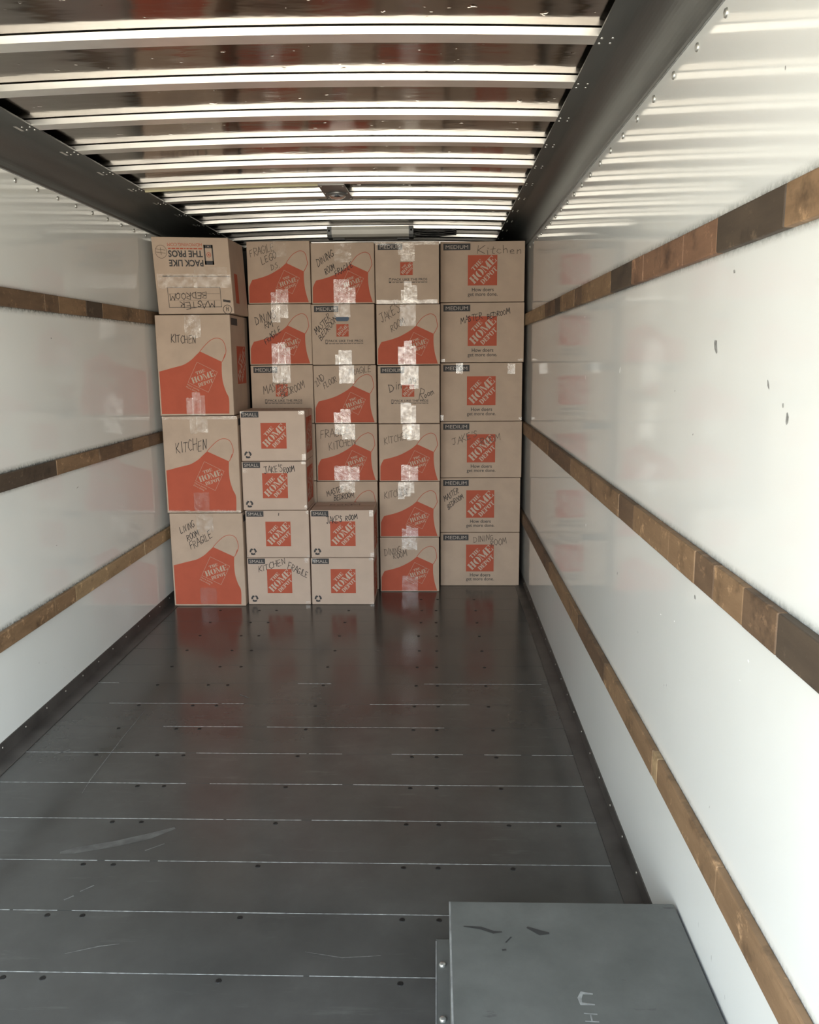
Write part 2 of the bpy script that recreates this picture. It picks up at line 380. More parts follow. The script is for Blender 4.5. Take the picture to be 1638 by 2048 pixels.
# roof: arched sheet, hat-section bows
def zb(x): return 2.405 - 0.020*(x + 0.56)**2               # underside of the bows
def zs(x): return zb(x) + 0.0225                             # sheet
IN_L, IN_R = -1.494, 0.440
mb = MB(); NX = 40
xs = [XL - 0.06 + (XR - XL + 0.12)*k/NX for k in range(NX + 1)]
low = [(x, OPEN_Y, zs(x)) for x in xs]; up = [(x, OPEN_Y, zs(x) + 0.03) for x in reversed(xs)]
mb.mesh(low + [(p[0], FRONT_Y + 0.06, p[2]) for p in low], [(k, k + NX + 1, k + NX + 2, k + 1) for k in range(NX)], 0, True)
mb.mesh(up + [(p[0], FRONT_Y + 0.06, p[2]) for p in up], [(k, k + NX + 1, k + NX + 2, k + 1) for k in range(NX)], 0, True)
ceil = structure(mb.build('ceiling', SHEET))
BOW0, BOWS = 2.487, 0.388
bow_names = ['nearest', 'second', 'third', 'fourth', 'fifth', 'sixth', 'seventh', 'eighth', 'ninth', 'tenth', 'eleventh', 'farthest']
def bow_mesh():
    mb = MB()
    prof = [(0.0, 0.0), (0.066, 0.0), (0.071, 0.0195), (0.062, 0.020), (0.004, 0.020), (-0.0018, 0.0195)]
    rings = []
    for k in range(31):
        x = IN_L - 0.07 + (IN_R - IN_L + 0.14)*k/30
        rings.append([(x, py, zb(x) + pz) for py, pz in prof])
    mb.loft(rings, 0, False); return mb
first = None; friv = None
rm = MB(); rm.lathe([(0.0045, 0.0), (0.0045, -0.0012), (0.003, -0.0026), (0.0001, -0.003)], (0, 0, 0), 'z', 10)
vis = ['topmost bright roof bow in the picture', 'second bright roof bow from the picture top', 'third bright roof bow from the picture top', 'fourth bright roof bow from the picture top',
       'fifth bright roof bow from the picture top', 'bright roof bow just in front of the dome lamp with conduit behind it', 'roof bow partly covered by the small dome lamp',
       'first bright roof bow behind the dome lamp', 'second bright roof bow behind the dome lamp', 'bright roof bow just in front of the long white lamp',
       'roof bow half hidden behind the long white lamp', 'dim last roof bow low behind the long white lamp']
for k in range(12):
    yy = BOW0 + BOWS*(k)
    if first is None: o = first = bow_mesh().build('roof_bow', BOW, fixn=True)
    else: o = first.copy(); COL.objects.link(o)
    o.location = (0, yy, 0); tag(o, vis[k], 'roof beam', 'bright metal bows across the truck roof')
# cove beams along both walls
def cove(name, xin, xw, zw):
    s = 1 if xw > xin else -1
    zf = zb(xin) - 0.0015
    wd = abs(xw - xin); pr = [(xin, zf + 0.006), (xin, zf), (xin + s*wd*0.36, zf - 0.001)]
    cx0 = xin + s*wd*0.36
    for k in range(1, 19):
        a = (math.pi/2)*k/18
        pr.append((cx0 + s*(wd*0.60)*math.sin(a), zf - 0.001 - (zf - zw - 0.008)*(1 - math.cos(a))))
    pr += [(xw - s*0.004, zw), (xw, zw)]
    top = [(xw, zf + 0.008), ]
    ring = pr + top
    mb = MB(); mb.loft([[(x, OPEN_Y, z) for x, z in ring], [(x, FRONT_Y, z) for x, z in ring]], 0, False)
    # a thin bright edge where the beam meets the wall panel
    mb.box((min(xw, xw - s*0.003), OPEN_Y, zw - 0.003), (max(xw, xw - s*0.003), FRONT_Y, zw), 1)
    o = structure(mb.build(name, [BEAM, WEAR], fixn=True))
    return o, zf, s
cr_, zfr, _ = cove('trim_1', IN_R, XR - 0.0005, ZW_R)
cl_, zfl, _ = cove('trim_2', IN_L, XL + 0.0005, ZW_L)
for ob, xin, zf, s in ((cr_, IN_R, zfr, 1), (cl_, IN_L, zfl, -1)):
    for k in range(0, 12):
        for dx, dy in ((0.012, 0.012), (0.012, 0.05), (0.042, 0.012), (0.042, 0.05)):
            if friv is None: o = friv = rm.build('rivet', RIVET, ob, fixn=True)
            else: o = friv.copy(); COL.objects.link(o); o.parent = ob
            o.location = (xin + s*dx, BOW0 + BOWS*k + dy, zf - 0.0002)
# kick plates
def kick(name, x, s, h, wd):
    mb = MB(); ring = [(x, 0.0005), (x + s*wd, 0.0005), (x + s*wd, 0.003), (x + s*0.006, 0.008), (x + s*0.004, h), (x, h)]
    mb.loft([[(a, OPEN_Y, z) for a, z in ring], [(a, FRONT_Y, z) for a, z in ring]], 0)
    o = structure(mb.build(name, KICK, fixn=True)); return o
kr = kick('baseboard_right', XR, -1, 0.05, 0.06)
kl = kick('baseboard_left', XL, 1, 0.062, 0.07)
kf = None
pm = MB(); pm.lathe([(0.0042, 0.0), (0.003, 0.002), (0.0001, 0.0026)], (0, 0, 0), 'x', 10)
for ob, x, s, z in ((kr, XR - 0.005, -1, 0.035), (kl, XL + 0.005, 1, 0.042)):
    for k in range(22):
        yy = 1.5 + 0.19*k
        if ob is kl and yy < 2.7: continue
        if kf is None: o = kf = pm.build('rivet', RIVET, ob, fixn=True)
        else: o = kf.copy(); COL.objects.link(o); o.parent = ob
        o.location = (x, yy, z); o.scale.x = s
# rear door frame around the opening
mb = MB()
for (a, b) in (((XL - 0.06, OPEN_Y - 0.05, -0.06), (XL, OPEN_Y, 2.5)), ((XR, OPEN_Y - 0.05, -0.06), (XR + 0.06, OPEN_Y, 2.5)), ((XL - 0.06, OPEN_Y - 0.05, 2.40), (XR + 0.06, OPEN_Y, 2.5))):
    mb.box(a, b, 0)
structure(mb.build('trim_3', BEAM))

# ------------------------------------------------------------------ wooden rails on the walls
def rail(x, s, z0, z1, cuts, label, thick=0.019):
    mb = MB()
    for (ya, yb, mi) in cuts:
        j = R.uniform(-0.0008, 0.0008)
        mb.box((min(x, x + s*(thick + j)), ya + 0.0006, z0), (max(x, x + s*(thick + j)), yb - 0.0006, z1), mi, 0.0035, 2)
    o = mb.build('wall_rail', WOODS)
    return tag(o, label, 'wooden rail', 'wooden lashing rails along the truck walls')
def segs(bounds, mats):
    return [(bounds[k], bounds[k+1], mats[k]) for k in range(len(mats))]
END = FRONT_Y - 0.002
rail(XR, -1, 1.735, 1.806, segs([OPEN_Y, 1.0, 1.46, 1.80, 2.04, 2.42, 2.56, 2.86, 3.42, 3.60, 4.0, 4.18, 4.57, END], [1, 0, 1, 2, 2, 2, 1, 0, 4, 0, 1, 4, 3]), 'upper wooden rail on the right white wall, with the most contrasting dark and reddish blocks')
rail(XR, -1, 1.030, 1.106, segs([OPEN_Y, 0.9, 1.37, 1.53, 1.70, 1.83, 2.04, 2.42, 2.62, 3.23, 3.58, 4.3, END], [0, 1, 4, 0, 4, 0, 0, 4, 0, 0, 4, 0]), 'middle wooden rail on the right white wall, patched in brown blocks')
rail(XR, -1, 0.425, 0.500, segs([OPEN_Y, 1.1, 1.58, 2.05, 2.10, 2.75, 3.3, 4.2, END], [0, 0, 0, 3, 0, 4, 0, 4]), 'lowest wooden rail on the right white wall, above the wheel cover')
rail(XL, 1, 1.744, 1.818, segs([OPEN_Y, 2.6, 3.68, 3.82, 4.12, 4.32, 4.95, END], [0, 4, 4, 0, 1, 0, 4]), 'upper wooden rail on the left wall, ending at the upside-down carton')
rail(XL, 1, 1.030, 1.098, segs([OPEN_Y, 2.6, 3.66, 4.14, 4.61, 4.88, END], [0, 1, 0, 4, 0, 4]), 'middle wooden rail on the left wall, dark at its near end')
rail(XL, 1, 0.420, 0.492, segs([OPEN_Y, 2.4, 3.53, 3.75, 4.69, END], [2, 0, 0, 3, 3]), 'lowest wooden rail on the left wall, pale tan near the cartons')

# ------------------------------------------------------------------ wheel-well cover
BX0, BX1, BY0, BY1, BZ = 0.027, XR - 0.006, OPEN_Y + 0.01, 1.887, 0.20
root = empty('wheel_well_cover', ((BX0 + BX1)/2, 1.1, 0.0))
tag(root, 'low grey steel wheel-well cover on the floor against the right wall', 'wheel cover')
ox, oy = root.location.x, root.location.y
mb = MB(); mb.box((BX0 - ox, BY0 - oy, 0.001), (BX1 - ox, BY1 - oy, BZ), 0, 0.006, 3)
mb.build('cover_body', STEEL, root)
mb = MB(); mb.box((BX0 - 0.034 - ox, BY0 - oy, 0.0006), (BX0 - ox + 0.002, 2.0 - oy, 0.006), 0, 0.002, 2)
mb.box((BX0 - ox, BY1 - oy - 0.002, 0.0006), (BX1 - ox - 0.01, 1.93 - oy, 0.005), 0)
fl = mb.build('floor_flange', STEEL, root)
mb = MB(); mb.box((BX0 - 0.0345 - ox, BY0 - oy, 0.0006), (BX0 - 0.031 - ox, 1.99 - oy, 0.0068), 0)
mb.box((BX0 - ox - 0.0006, BY0 - oy, BZ - 0.007), (BX0 - ox + 0.004, BY1 - oy - 0.004, BZ + 0.0003), 0, 0.001, 1)
mb.build('worn_edge', WEAR, root)
hx = MB(); hx.lathe([(0.009, 0.0), (0.009, 0.005), (0.006, 0.007), (0.0001, 0.0072)], (0, 0, 0), 'z', 6)
f0 = None
for yy in (1.9, 1.72, 1.5, 1.2):
    if f0 is None: o = f0 = hx.build('bolt', BOLT, root)
    else: o = f0.copy(); COL.objects.link(o); o.parent = root
    o.location = (BX0 - 0.017 - ox, yy - oy, 0.006)
mb = MB()
WELD = [[(0.327, 1.579), (0.304, 1.582), (0.297, 1.567), (0.298, 1.551), (0.326, 1.549)], [(0.299, 1.525), (0.326, 1.523)], [(0.312, 1.522), (0.312, 1.506)], [(0.298, 1.504), (0.326, 1.503)]]
WELDM = simple('pale_weld_bead', (0.27, 0.28, 0.275), 0.5, 0.2, 0.3, 60)
for grp in (WELD[:1], WELD[1:]):
    mb = MB()
    for pts in grp: ribbon(mb, [(p[0] - ox, p[1] - oy) for p in pts], 0.009, BZ + 0.0008, 0)
    mb.build('weld_lettering', WELDM, root)
SCRAPE = simple('dark_scrape', (0.028, 0.028, 0.028), 0.6)
for pts, w in (([(0.06, 1.79), (0.10, 1.785), (0.13, 1.77), (0.15, 1.772)], 0.010), ([(0.21, 1.79), (0.24, 1.77), (0.26, 1.77)], 0.018), ([(0.155, 1.735), (0.17, 1.755)], 0.010), ([(0.145, 1.71), (0.155, 1.712)], 0.016)):
    mb = MB(); ribbon(mb, [(p[0] - ox, p[1] - oy) for p in pts], w, BZ + 0.0006, 0); mb.build('paint_scrape', SCRAPE, root)

# ------------------------------------------------------------------ roof lamps
zc = zb(-0.53)
y7 = BOW0 + 6*BOWS
root = empty('dome_lamp', (-0.53, y7, zc)); tag(root, 'small round chrome dome lamp on a grey plate under the roof', 'ceiling lamp')
mb = MB(); a = 0.066
ring = [(-0.072, -0.33), (0.062, -0.33), (0.070, 0.06), (-0.072, 0.06)]
mb.loft([[(x, yq, -0.006) for x, yq in ring], [(x, yq, -0.001) for x, yq in ring]], 0)
mb.build('mounting_plate', DOMEGREY, root, fixn=True)
mb = MB(); mb.lathe([(0.056, -0.006), (0.056, -0.014), (0.050, -0.018), (0.044, -0.018)], (0, -0.10, 0), 'z', 28)
mb.build('lamp_rim', DOMEGREY, root, fixn=True)
mb = MB(); mb.lathe([(0.046, -0.010), (0.044, -0.020), (0.034, -0.029), (0.018, -0.034), (0.0001, -0.036)], (0, -0.10, 0), 'z', 28)
mb.build('lens', CHROME, root, fixn=True)
f0 = None
for dx, dy in ((-0.06, -0.30), (0.052, -0.30), (-0.06, 0.03), (0.06, 0.03), (0.055, -0.12), (-0.062, -0.12)):
    if f0 is None:
        mb = MB(); mb.lathe([(0.005, -0.006), (0.004, -0.009), (0.0001, -0.0095)], (0, 0, 0), 'z', 10); o = f0 = mb.build('screw', RIVET, root, fixn=True)
    else: o = f0.copy(); COL.objects.link(o); o.parent = root
    o.location = (dx, dy, 0)
mb = MB(); yc = y7 - 0.32
mb.tube([(x, yc, zb(x) + 0.0065 - 0.010) for x in [IN_L + 0.0 + (-0.604 - IN_L)*k/14 for k in range(15)]], 0.0055, 8)
tag(mb.build('conduit', CONDUIT), 'thin yellowish conduit running along a roof bow to the dome lamp', 'conduit')

# long white lamp near the front
LX0, LX1, LY = -0.735, -0.155, 5.93
root = empty('strip_lamp', ((LX0 + LX1)/2, LY, zb(-0.45) - 0.015)); tag(root, 'long white strip lamp under the roof above the stacked cartons', 'ceiling lamp')
hw = (LX1 - LX0)/2
prof = [(-0.050, 0.0135), (-0.056, -0.008), (-0.052, -0.036), (-0.034, -0.052), (0.050, -0.056), (0.058, -0.040), (0.058, 0.0135)]
mb = MB(); mb.loft([[(-hw + 0.028, p, q) for p, q in prof], [(hw - 0.028, p, q) for p, q in prof]], 0)
mb.build('lens', LAMPWHITE, root, fixn=True)
for s in (-1, 1):
    mb = MB(); pr = [(p*1.06, q*1.08) for p, q in prof]
    mb.loft([[(s*hw, p, q) for p, q in pr], [(s*(hw - 0.03), p, q) for p, q in pr]], 0)
    mb.loft([[(s*(hw - 0.03), 0.02, -0.0615), (s*(hw - 0.03), 0.056, -0.0615), (s*(hw - 0.03), 0.056, -0.054), (s*(hw - 0.03), 0.02, -0.054)],
             [(s*(hw - 0.11), 0.02, -0.0605), (s*(hw - 0.11), 0.056, -0.0605), (s*(hw - 0.11), 0.056, -0.054), (s*(hw - 0.11), 0.02, -0.054)]], 0)
    ec = mb.build('end_cap', LAMPGREY, root, fixn=True)
    mb = MB(); mb.lathe([(0.007, -0.061), (0.007, -0.064), (0.0001, -0.065)], (s*(hw - 0.014), 0, -0.013), 'y', 12)
    mb.build('cap_screw', BLACK, ec, fixn=True)
mb = MB()
for j in range(3):
    mb.tube([(LX1 - 0.01 + 0.30*k/10, LY + 0.02 + 0.012*j + R.uniform(-0.006, 0.006), zb(0) - 0.014 - 0.012*j - 0.012*math.sin(math.pi*k/10) + R.uniform(-0.003, 0.003)) for k in range(11)], 0.007, 8)
tag(mb.build('wire_bundle', BLACK), 'sagging black wire bundle beside the right end of the strip lamp', 'wiring')

# ------------------------------------------------------------------ lettering
_tc = {}
def text2d(s, bold=0.0):
    """outline lettering as flat triangles, cap height 1, left edge at 0"""
    key = (s, bold)
    if key in _tc: return _tc[key]
    cu = bpy.data.curves.new('t', 'FONT'); cu.body = s; cu.size = 1.0; cu.resolution_u = 3; cu.offset = bold; cu.fill_mode = 'FRONT'
    ob = bpy.data.objects.new('t', cu); COL.objects.link(ob)
    bpy.context.view_layer.update()
    dg = bpy.context.evaluated_depsgraph_get(); me = ob.evaluated_get(dg).to_mesh()
    vs = [(v.co.x, v.co.y) for v in me.vertices]; fs = [tuple(p.vertices) for p in me.polygons]
    ob.evaluated_get(dg).to_mesh_clear(); bpy.data.objects.remove(ob); bpy.data.curves.remove(cu)
    x0 = min(v[0] for v in vs); x1 = max(v[0] for v in vs); cap = 0.73
    vs = [((v[0]-x0)/(x1-x0), v[1]/cap) for v in vs]
    _tc[key] = (vs, fs); return _tc[key]
def ell(cx, cy, rx, ry, a0, a1, n=12):
    return [(cx + rx*math.cos(math.radians(a0 + (a1-a0)*k/n)), cy + ry*math.sin(math.radians(a0 + (a1-a0)*k/n))) for k in range(n+1)]
def rc(x0, y0, x1, y1): return [(x0, y0), (x1, y0), (x1, y1), (x0, y1)]
def serifstem(x0, x1, y0=0, y1=1, s=0.05, t=0.07):
    return [(x0-s, y0), (x1+s, y0), (x1+s, y0+t), (x1, y0+t), (x1, y1-t), (x1+s, y1-t), (x1+s, y1), (x0-s, y1), (x0-s, y1-t), (x0, y1-t), (x0, y0+t), (x0-s, y0+t)]
STENCIL = {
 'H': (1.0, [serifstem(0.10, 0.38), serifstem(0.62, 0.90), rc(0.40, 0.46, 0.485, 0.54), rc(0.515, 0.46, 0.60, 0.54)]),
 'O': (1.0, [ell(0.475, 0.5, 0.475, 0.52, 100, 260) + ell(0.44, 0.5, 0.13, 0.45, 250, 110), ell(0.525, 0.5, 0.475, 0.52, 80, -80) + ell(0.56, 0.5, 0.13, 0.45, -70, 70)]),
 'M': (1.25, [[(0.0, 0), (0.24, 0), (0.24, 0.06), (0.155, 0.06), (0.155, 0.86), (0.10, 0.94), (0.085, 0.94), (0.085, 0.06), (0, 0.06)],
              [(0.0, 1), (0.34, 1), (0.66, 0.22), (0.60, 0.0), (0.53, 0.0), (0.17, 0.93), (0.0, 0.94)],
              [(0.72, 0), (1.25, 0), (1.25, 0.07), (1.17, 0.07), (1.17, 0.93), (1.25, 0.93), (1.25, 1), (0.98, 1), (0.68, 0.26), (0.70, 0.20), (0.83, 0.48), (0.83, 0.07), (0.72, 0.07)]]),
 'E': (0.86, [serifstem(0.08, 0.36), rc(0.38, 0.46, 0.60, 0.54), rc(0.56, 0.36, 0.61, 0.64), [(0.40, 0.93), (0.70, 0.93), (0.78, 0.66), (0.83, 0.66), (0.83, 1), (0.40, 1)],
              [(0.40, 0), (0.86, 0), (0.86, 0.36), (0.81, 0.36), (0.72, 0.07), (0.40, 0.07)]]),
 'T': (0.92, [serifstem(0.32, 0.60, 0, 0.93), [(0, 1), (0, 0.66), (0.05, 0.66), (0.16, 0.93), (0.76, 0.93), (0.87, 0.66), (0.92, 0.66), (0.92, 1)]]),
 'D': (0.98, [serifstem(0.08, 0.36), [(0.41, 0), (0.50, 0)] + ell(0.50, 0.5, 0.48, 0.5, -90, 90) + [(0.41, 1), (0.41, 0.94)] + ell(0.46, 0.5, 0.18, 0.44, 90, -90) + [(0.41, 0.06)]]),
 'P': (0.86, [serifstem(0.08, 0.36), [(0.41, 0.42), (0.48, 0.42)] + ell(0.48, 0.71, 0.38, 0.29, -90, 90) + [(0.41, 1), (0.41, 0.94)] + ell(0.44, 0.71, 0.15, 0.23, 90, -90) + [(0.41, 0.48)]]),
}
def stencil_line(s, p0, p1, q0, q1):
    """word fitted to the slanted strip p0..p1 by q0..q1 (axes turned 45 degrees)"""
    gap = 0.05; tot = sum(STENCIL[c][0] for c in s) + gap*(len(s)-1); k = (p1-p0)/tot; x = 0; out = []
    for c in s:
        w, polys = STENCIL[c]
        for po in polys:
            o = []
            for a, b in po:
                p = p0 + (x + a)*k; q = q0 + b*(q1-q0); o.append(((p - q)/math.sqrt(2), (p + q)/math.sqrt(2)))
            out.append(o)
        x += w + gap
    return out
LOGO = stencil_line('THE', -0.235, 0.20, 0.19, 0.325) + stencil_line('HOME', -0.53, 0.565, -0.125, 0.135) + stencil_line('DEPOT', -0.315, 0.385, -0.355, -0.195)
def clip(poly, lim=0.5):
    for ax in (0, 1):
        for sg in (1, -1):
            out = []
            for k in range(len(poly)):
                a, b = poly[k-1], poly[k]; ia, ib = sg*a[ax] <= lim, sg*b[ax] <= lim
                if ia != ib:
                    t = (sg*lim - a[ax])/(b[ax]-a[ax]); out.append((a[0]+(b[0]-a[0])*t, a[1]+(b[1]-a[1])*t))
                if ib: out.append(b)
            poly = out
            if len(poly) < 3: return []
    return poly
LOGO = [c for c in (clip(p, 0.497) for p in LOGO) if len(c) >= 3]

# hand lettering: strokes on a unit grid, y up
HAND = {
 'A': [[(0,0),(.4,1),(.8,0)],[(.15,.38),(.65,.4)]], 'B': [[(.05,0),(.05,1)],[(.05,1),(.55,.9),(.5,.6),(.05,.52),(.65,.4),(.6,.08),(.05,0)]],
 'C': [[(.7,.85),(.4,1),(.08,.7),(.05,.3),(.35,0),(.7,.12)]], 'D': [[(.05,0),(.08,1)],[(0,1),(.5,.85),(.72,.45),(.5,.1),(0,0)]],
 'E': [[(.6,1),(.05,.97),(.05,0),(.62,.03)],[(.05,.5),(.5,.53)]], 'F': [[(.65,1),(.05,.95),(.05,0)],[(.05,.5),(.5,.54)]],
 'G': [[(.68,.85),(.4,1),(.08,.7),(.05,.3),(.35,0),(.68,.12),(.7,.42),(.4,.42)]], 'H': [[(.05,0),(.07,1)],[(.65,0),(.67,1)],[(.06,.5),(.66,.54)]],
 'I': [[(.2,0),(.22,1)]], 'J': [[(.0,1),(.75,.98)],[(.5,1),(.45,.2),(.25,0),(.0,.15)]], 'K': [[(.05,0),(.07,1)],[(.65,1),(.08,.45),(.68,0)]],
 'L': [[(.05,1),(.05,0),(.6,.04)]], 'M': [[(0,0),(.1,1),(.4,.35),(.72,1),(.85,0)]], 'N': [[(.05,0),(.07,1),(.62,.02),(.65,1)]],
 'O': [[(.35,1),(.05,.7),(.08,.25),(.38,0),(.68,.3),(.65,.75),(.35,1)]], 'P': [[(.05,0),(.07,1),(.6,.88),(.55,.55),(.07,.48)]],
 'R': [[(.05,0),(.07,1),(.6,.88),(.55,.58),(.07,.5),(.68,0)]], 'S': [[(.6,.88),(.3,1),(.08,.78),(.55,.4),(.5,.1),(.2,0),(.0,.14)]],
 'V': [[(0,1),(.3,0),(.62,1)]], 'T': [[(0,.98),(.75,1)],[(.38,1),(.35,0)]], '2': [[(.05,.75),(.3,1),(.6,.75),(.05,.02),(.7,.05)]], "'": [[(.15,1.05),(.1,.75)]],
 'i': [[(.15,0),(.17,.55)],[(.2,.75),(.22,.82)]], 't': [[(.2,.9),(.22,.05),(.4,0)],[(0,.6),(.45,.62)]], 'c': [[(.45,.5),(.15,.55),(.05,.2),(.3,0),(.48,.1)]],
 'h': [[(.05,0),(.07,1)],[(.06,.4),(.3,.58),(.42,.4),(.42,0)]], 'e': [[(.05,.3),(.45,.35),(.3,.58),(.08,.4),(.1,.08),(.45,.05)]], 'n': [[(.05,0),(.07,.55)],[(.06,.38),(.28,.56),(.42,.4),(.42,0)]],
 'o': [[(.25,.55),(.05,.35),(.1,.05),(.35,.05),(.45,.35),(.25,.55)]], 'm': [[(.05,0),(.06,.55),(.25,.5),(.3,0)],[(.3,.4),(.5,.55),(.58,.0)]], 'g': [[(.42,.5),(.15,.55),(.05,.25),(.3,.1),(.42,.5),(.4,-.3),(.1,-.35)]],
 'r': [[(.05,0),(.07,.55)],[(.06,.35),(.35,.52)]], 's': [[(.35,.5),(.1,.5),(.3,.2),(.05,.02)]], 'u': [[(.05,.55),(.08,.08),(.3,.02),(.42,.55)]], '.': [[(.1,0),(.16,.03)]], '-': [[(.1,.5),(.5,.5)]],
}
WID = {'I': .42, "'": .3, 'i': .35, 't': .5, 'M': 1.0, 'm': .72, '.': .3, ' ': .45, 'c': .6, 'h': .6, 'e': .6, 'n': .6, 'o': .6, 'r': .45, 's': .5, 'u': .6, 'g': .6}
def hand_strokes(s, w, rnd):
    """strokes in metres for a word of height 1 scaled later: returns list of polylines and total width"""
    x = 0; out = []
    for c in s:
        if c in HAND:
            j = rnd.uniform(-0.09, 0.09); sc = rnd.uniform(0.88, 1.1); sl = rnd.uniform(-0.06, 0.16)
            for st in HAND[c]:
                out.append([(x + a*sc + b*sl + rnd.uniform(-0.025, 0.025), b*sc + j + rnd.uniform(-0.025, 0.025)) for a, b in st])
        x += WID.get(c, .82)
    return out, x

# ------------------------------------------------------------------ printed faces
class Face:
    """2D canvas over one side of a carton: u to the right, v down, both 0..1; height off the board in metres"""
    def __init__(s, o, ux, vy, nrm, w, h): s.o, s.ux, s.vy, s.n, s.w, s.h = Vector(o), Vector(ux), Vector(vy), Vector(nrm), w, h
    def at(s, u, v, k=0.0004): return s.o + s.ux*(u*s.w) + s.vy*(v*s.h) + s.n*k
    def m(s, x, yv, k): return s.o + s.ux*x + s.vy*yv + s.n*k          # metres
    def poly(s, mb, pts, k=0.0004, mi=0):
        P = [s.at(u, v, k) for u, v in pts]
        nn = Vector((0, 0, 0))
        for i in range(len(P)): nn += P[i-1].cross(P[i])
        if nn.dot(s.n) < 0: P = P[::-1]
        mb.face(P, mi)
    def stroke(s, mb, pts, wd, k=0.0004, mi=0):                         # pts in metres (x right, y down)
        for i in range(len(pts)-1):
            a, b = Vector(pts[i]), Vector(pts[i+1]); d = b - a
            if d.length < 1e-6: continue
            d.normalize(); nn = Vector((-d.y, d.x))*wd/2; a2, b2 = a - d*wd*0.35, b + d*wd*0.35
            q = [(a2+nn), (b2+nn), (b2-nn), (a2-nn)]
            s.poly(mb, [(p.x/s.w, p.y/s.h) for p in q], k + 0.00006*(i % 3), mi)
    def text(s, mb, txt, u0, u1, vbase, cap, k=0.0004, mi=0, bold=0.02, fn=None):
        vs, fs = text2d(txt, bold)
        P = []
        for a, b in vs:
            x, yv = (u0 + (u1-u0)*a)*s.w, vbase*s.h - b*cap*s.h
            if fn: x, yv = fn(x, yv)
            P.append(s.m(x, yv, k))
        # face winding towards the outward normal
        f = fs[0]; nn = (P[f[1]]-P[f[0]]).cross(P[f[2]]-P[f[0]])
        mb.mesh(P, fs if nn.dot(s.n) > 0 else [g[::-1] for g in fs], mi)

def logo_on(fc, mb, cu, cv, size, rot=0.0, orange=True, kink=0):
    """size and centre in metres/uv; rot turns clockwise in degrees; letters in material slot 1"""
    cx, cy = cu*fc.w, cv*fc.h; a = math.radians(rot)
    def T(p):
        x, yv = p[0]*size, -p[1]*size
        return ((cx + x*math.cos(a) - yv*math.sin(a))/fc.w, (cy + x*math.sin(a) + yv*math.cos(a))/fc.h)
    if orange: fc.poly(mb, [T(p) for p in ((-.5,-.5),(.5,-.5),(.5,.5),(-.5,.5))], 0.0004, 0)
    else:
        sq = [(-.5,-.5),(.5,-.5),(.5,.5),(-.5,.5)]
        for i in range(4):
            p, q = T(sq[i-1]), T(sq[i]); fc.stroke(mb, [(p[0]*fc.w, p[1]*fc.h), (q[0]*fc.w, q[1]*fc.h)], 0.0016, 0.0008, 1)
    for po in LOGO: fc.poly(mb, [T(p) for p in po], 0.0008, 1)
    return T

def size_label(root, fc, txt, u0, u1, v0, v1):
    mb = MB(); fc.poly(mb, [(u0, v0), (u1, v0), (u1, v1), (u0, v1)], 0.0004, 0)
    if not txt: mb.build('size_label', [INK], root); return
    mu, mv = (u1-u0)*0.085, (v1-v0)*0.21
    fc.text(mb, txt, u0 + mu, u1 - mu, v1 - mv, (v1-v0) - 2*mv, 0.0008, 1, 0.0)
    mb.build('size_label', [INK, LABELTXT], root)

BODY_M = [(.015,.985),(.02,.734),(.045,.67),(.074,.616),(.17,.592),(.268,.563),(.365,.525),(.47,.467),(.546,.417),(.6,.37),(.624,.35),(.90,.487),(.897,.61),(.905,.72),(.925,.84),(.965,.985)]
STRAP_M = [(.624,.35),(.65,.31),(.72,.224),(.79,.178),(.857,.158),(.915,.186),(.943,.247),(.96,.353),(.957,.376),(.925,.444),(.895,.49)]
BODY_L = [(.022,.982),(.02,.555),(.10,.54),(.177,.524),(.27,.507),(.357,.488),(.454,.445),(.52,.40),(.58,.359),(.866,.463),(.86,.58),(.872,.677),(.905,.763),(.94,.833),(.935,.982)]
STRAP_L = [(.58,.359),(.645,.305),(.73,.25),(.81,.23),(.88,.246),(.915,.289),(.93,.353),(.912,.407),(.868,.463)]
def smooth(pts, n=5):
    out = []
    for k in range(len(pts)-1):
        p0, p1, p2, p3 = pts[max(k-1, 0)], pts[k], pts[k+1], pts[min(k+2, len(pts)-1)]
        for j in range(n):
            t = j/n
            out.append(tuple(0.5*(2*p1[i] + (p2[i]-p0[i])*t + (2*p0[i]-5*p1[i]+4*p2[i]-p3[i])*t*t + (3*p1[i]-p0[i]-3*p2[i]+p3[i])*t**3) for i in (0, 1)))
    return out + [pts[-1]]
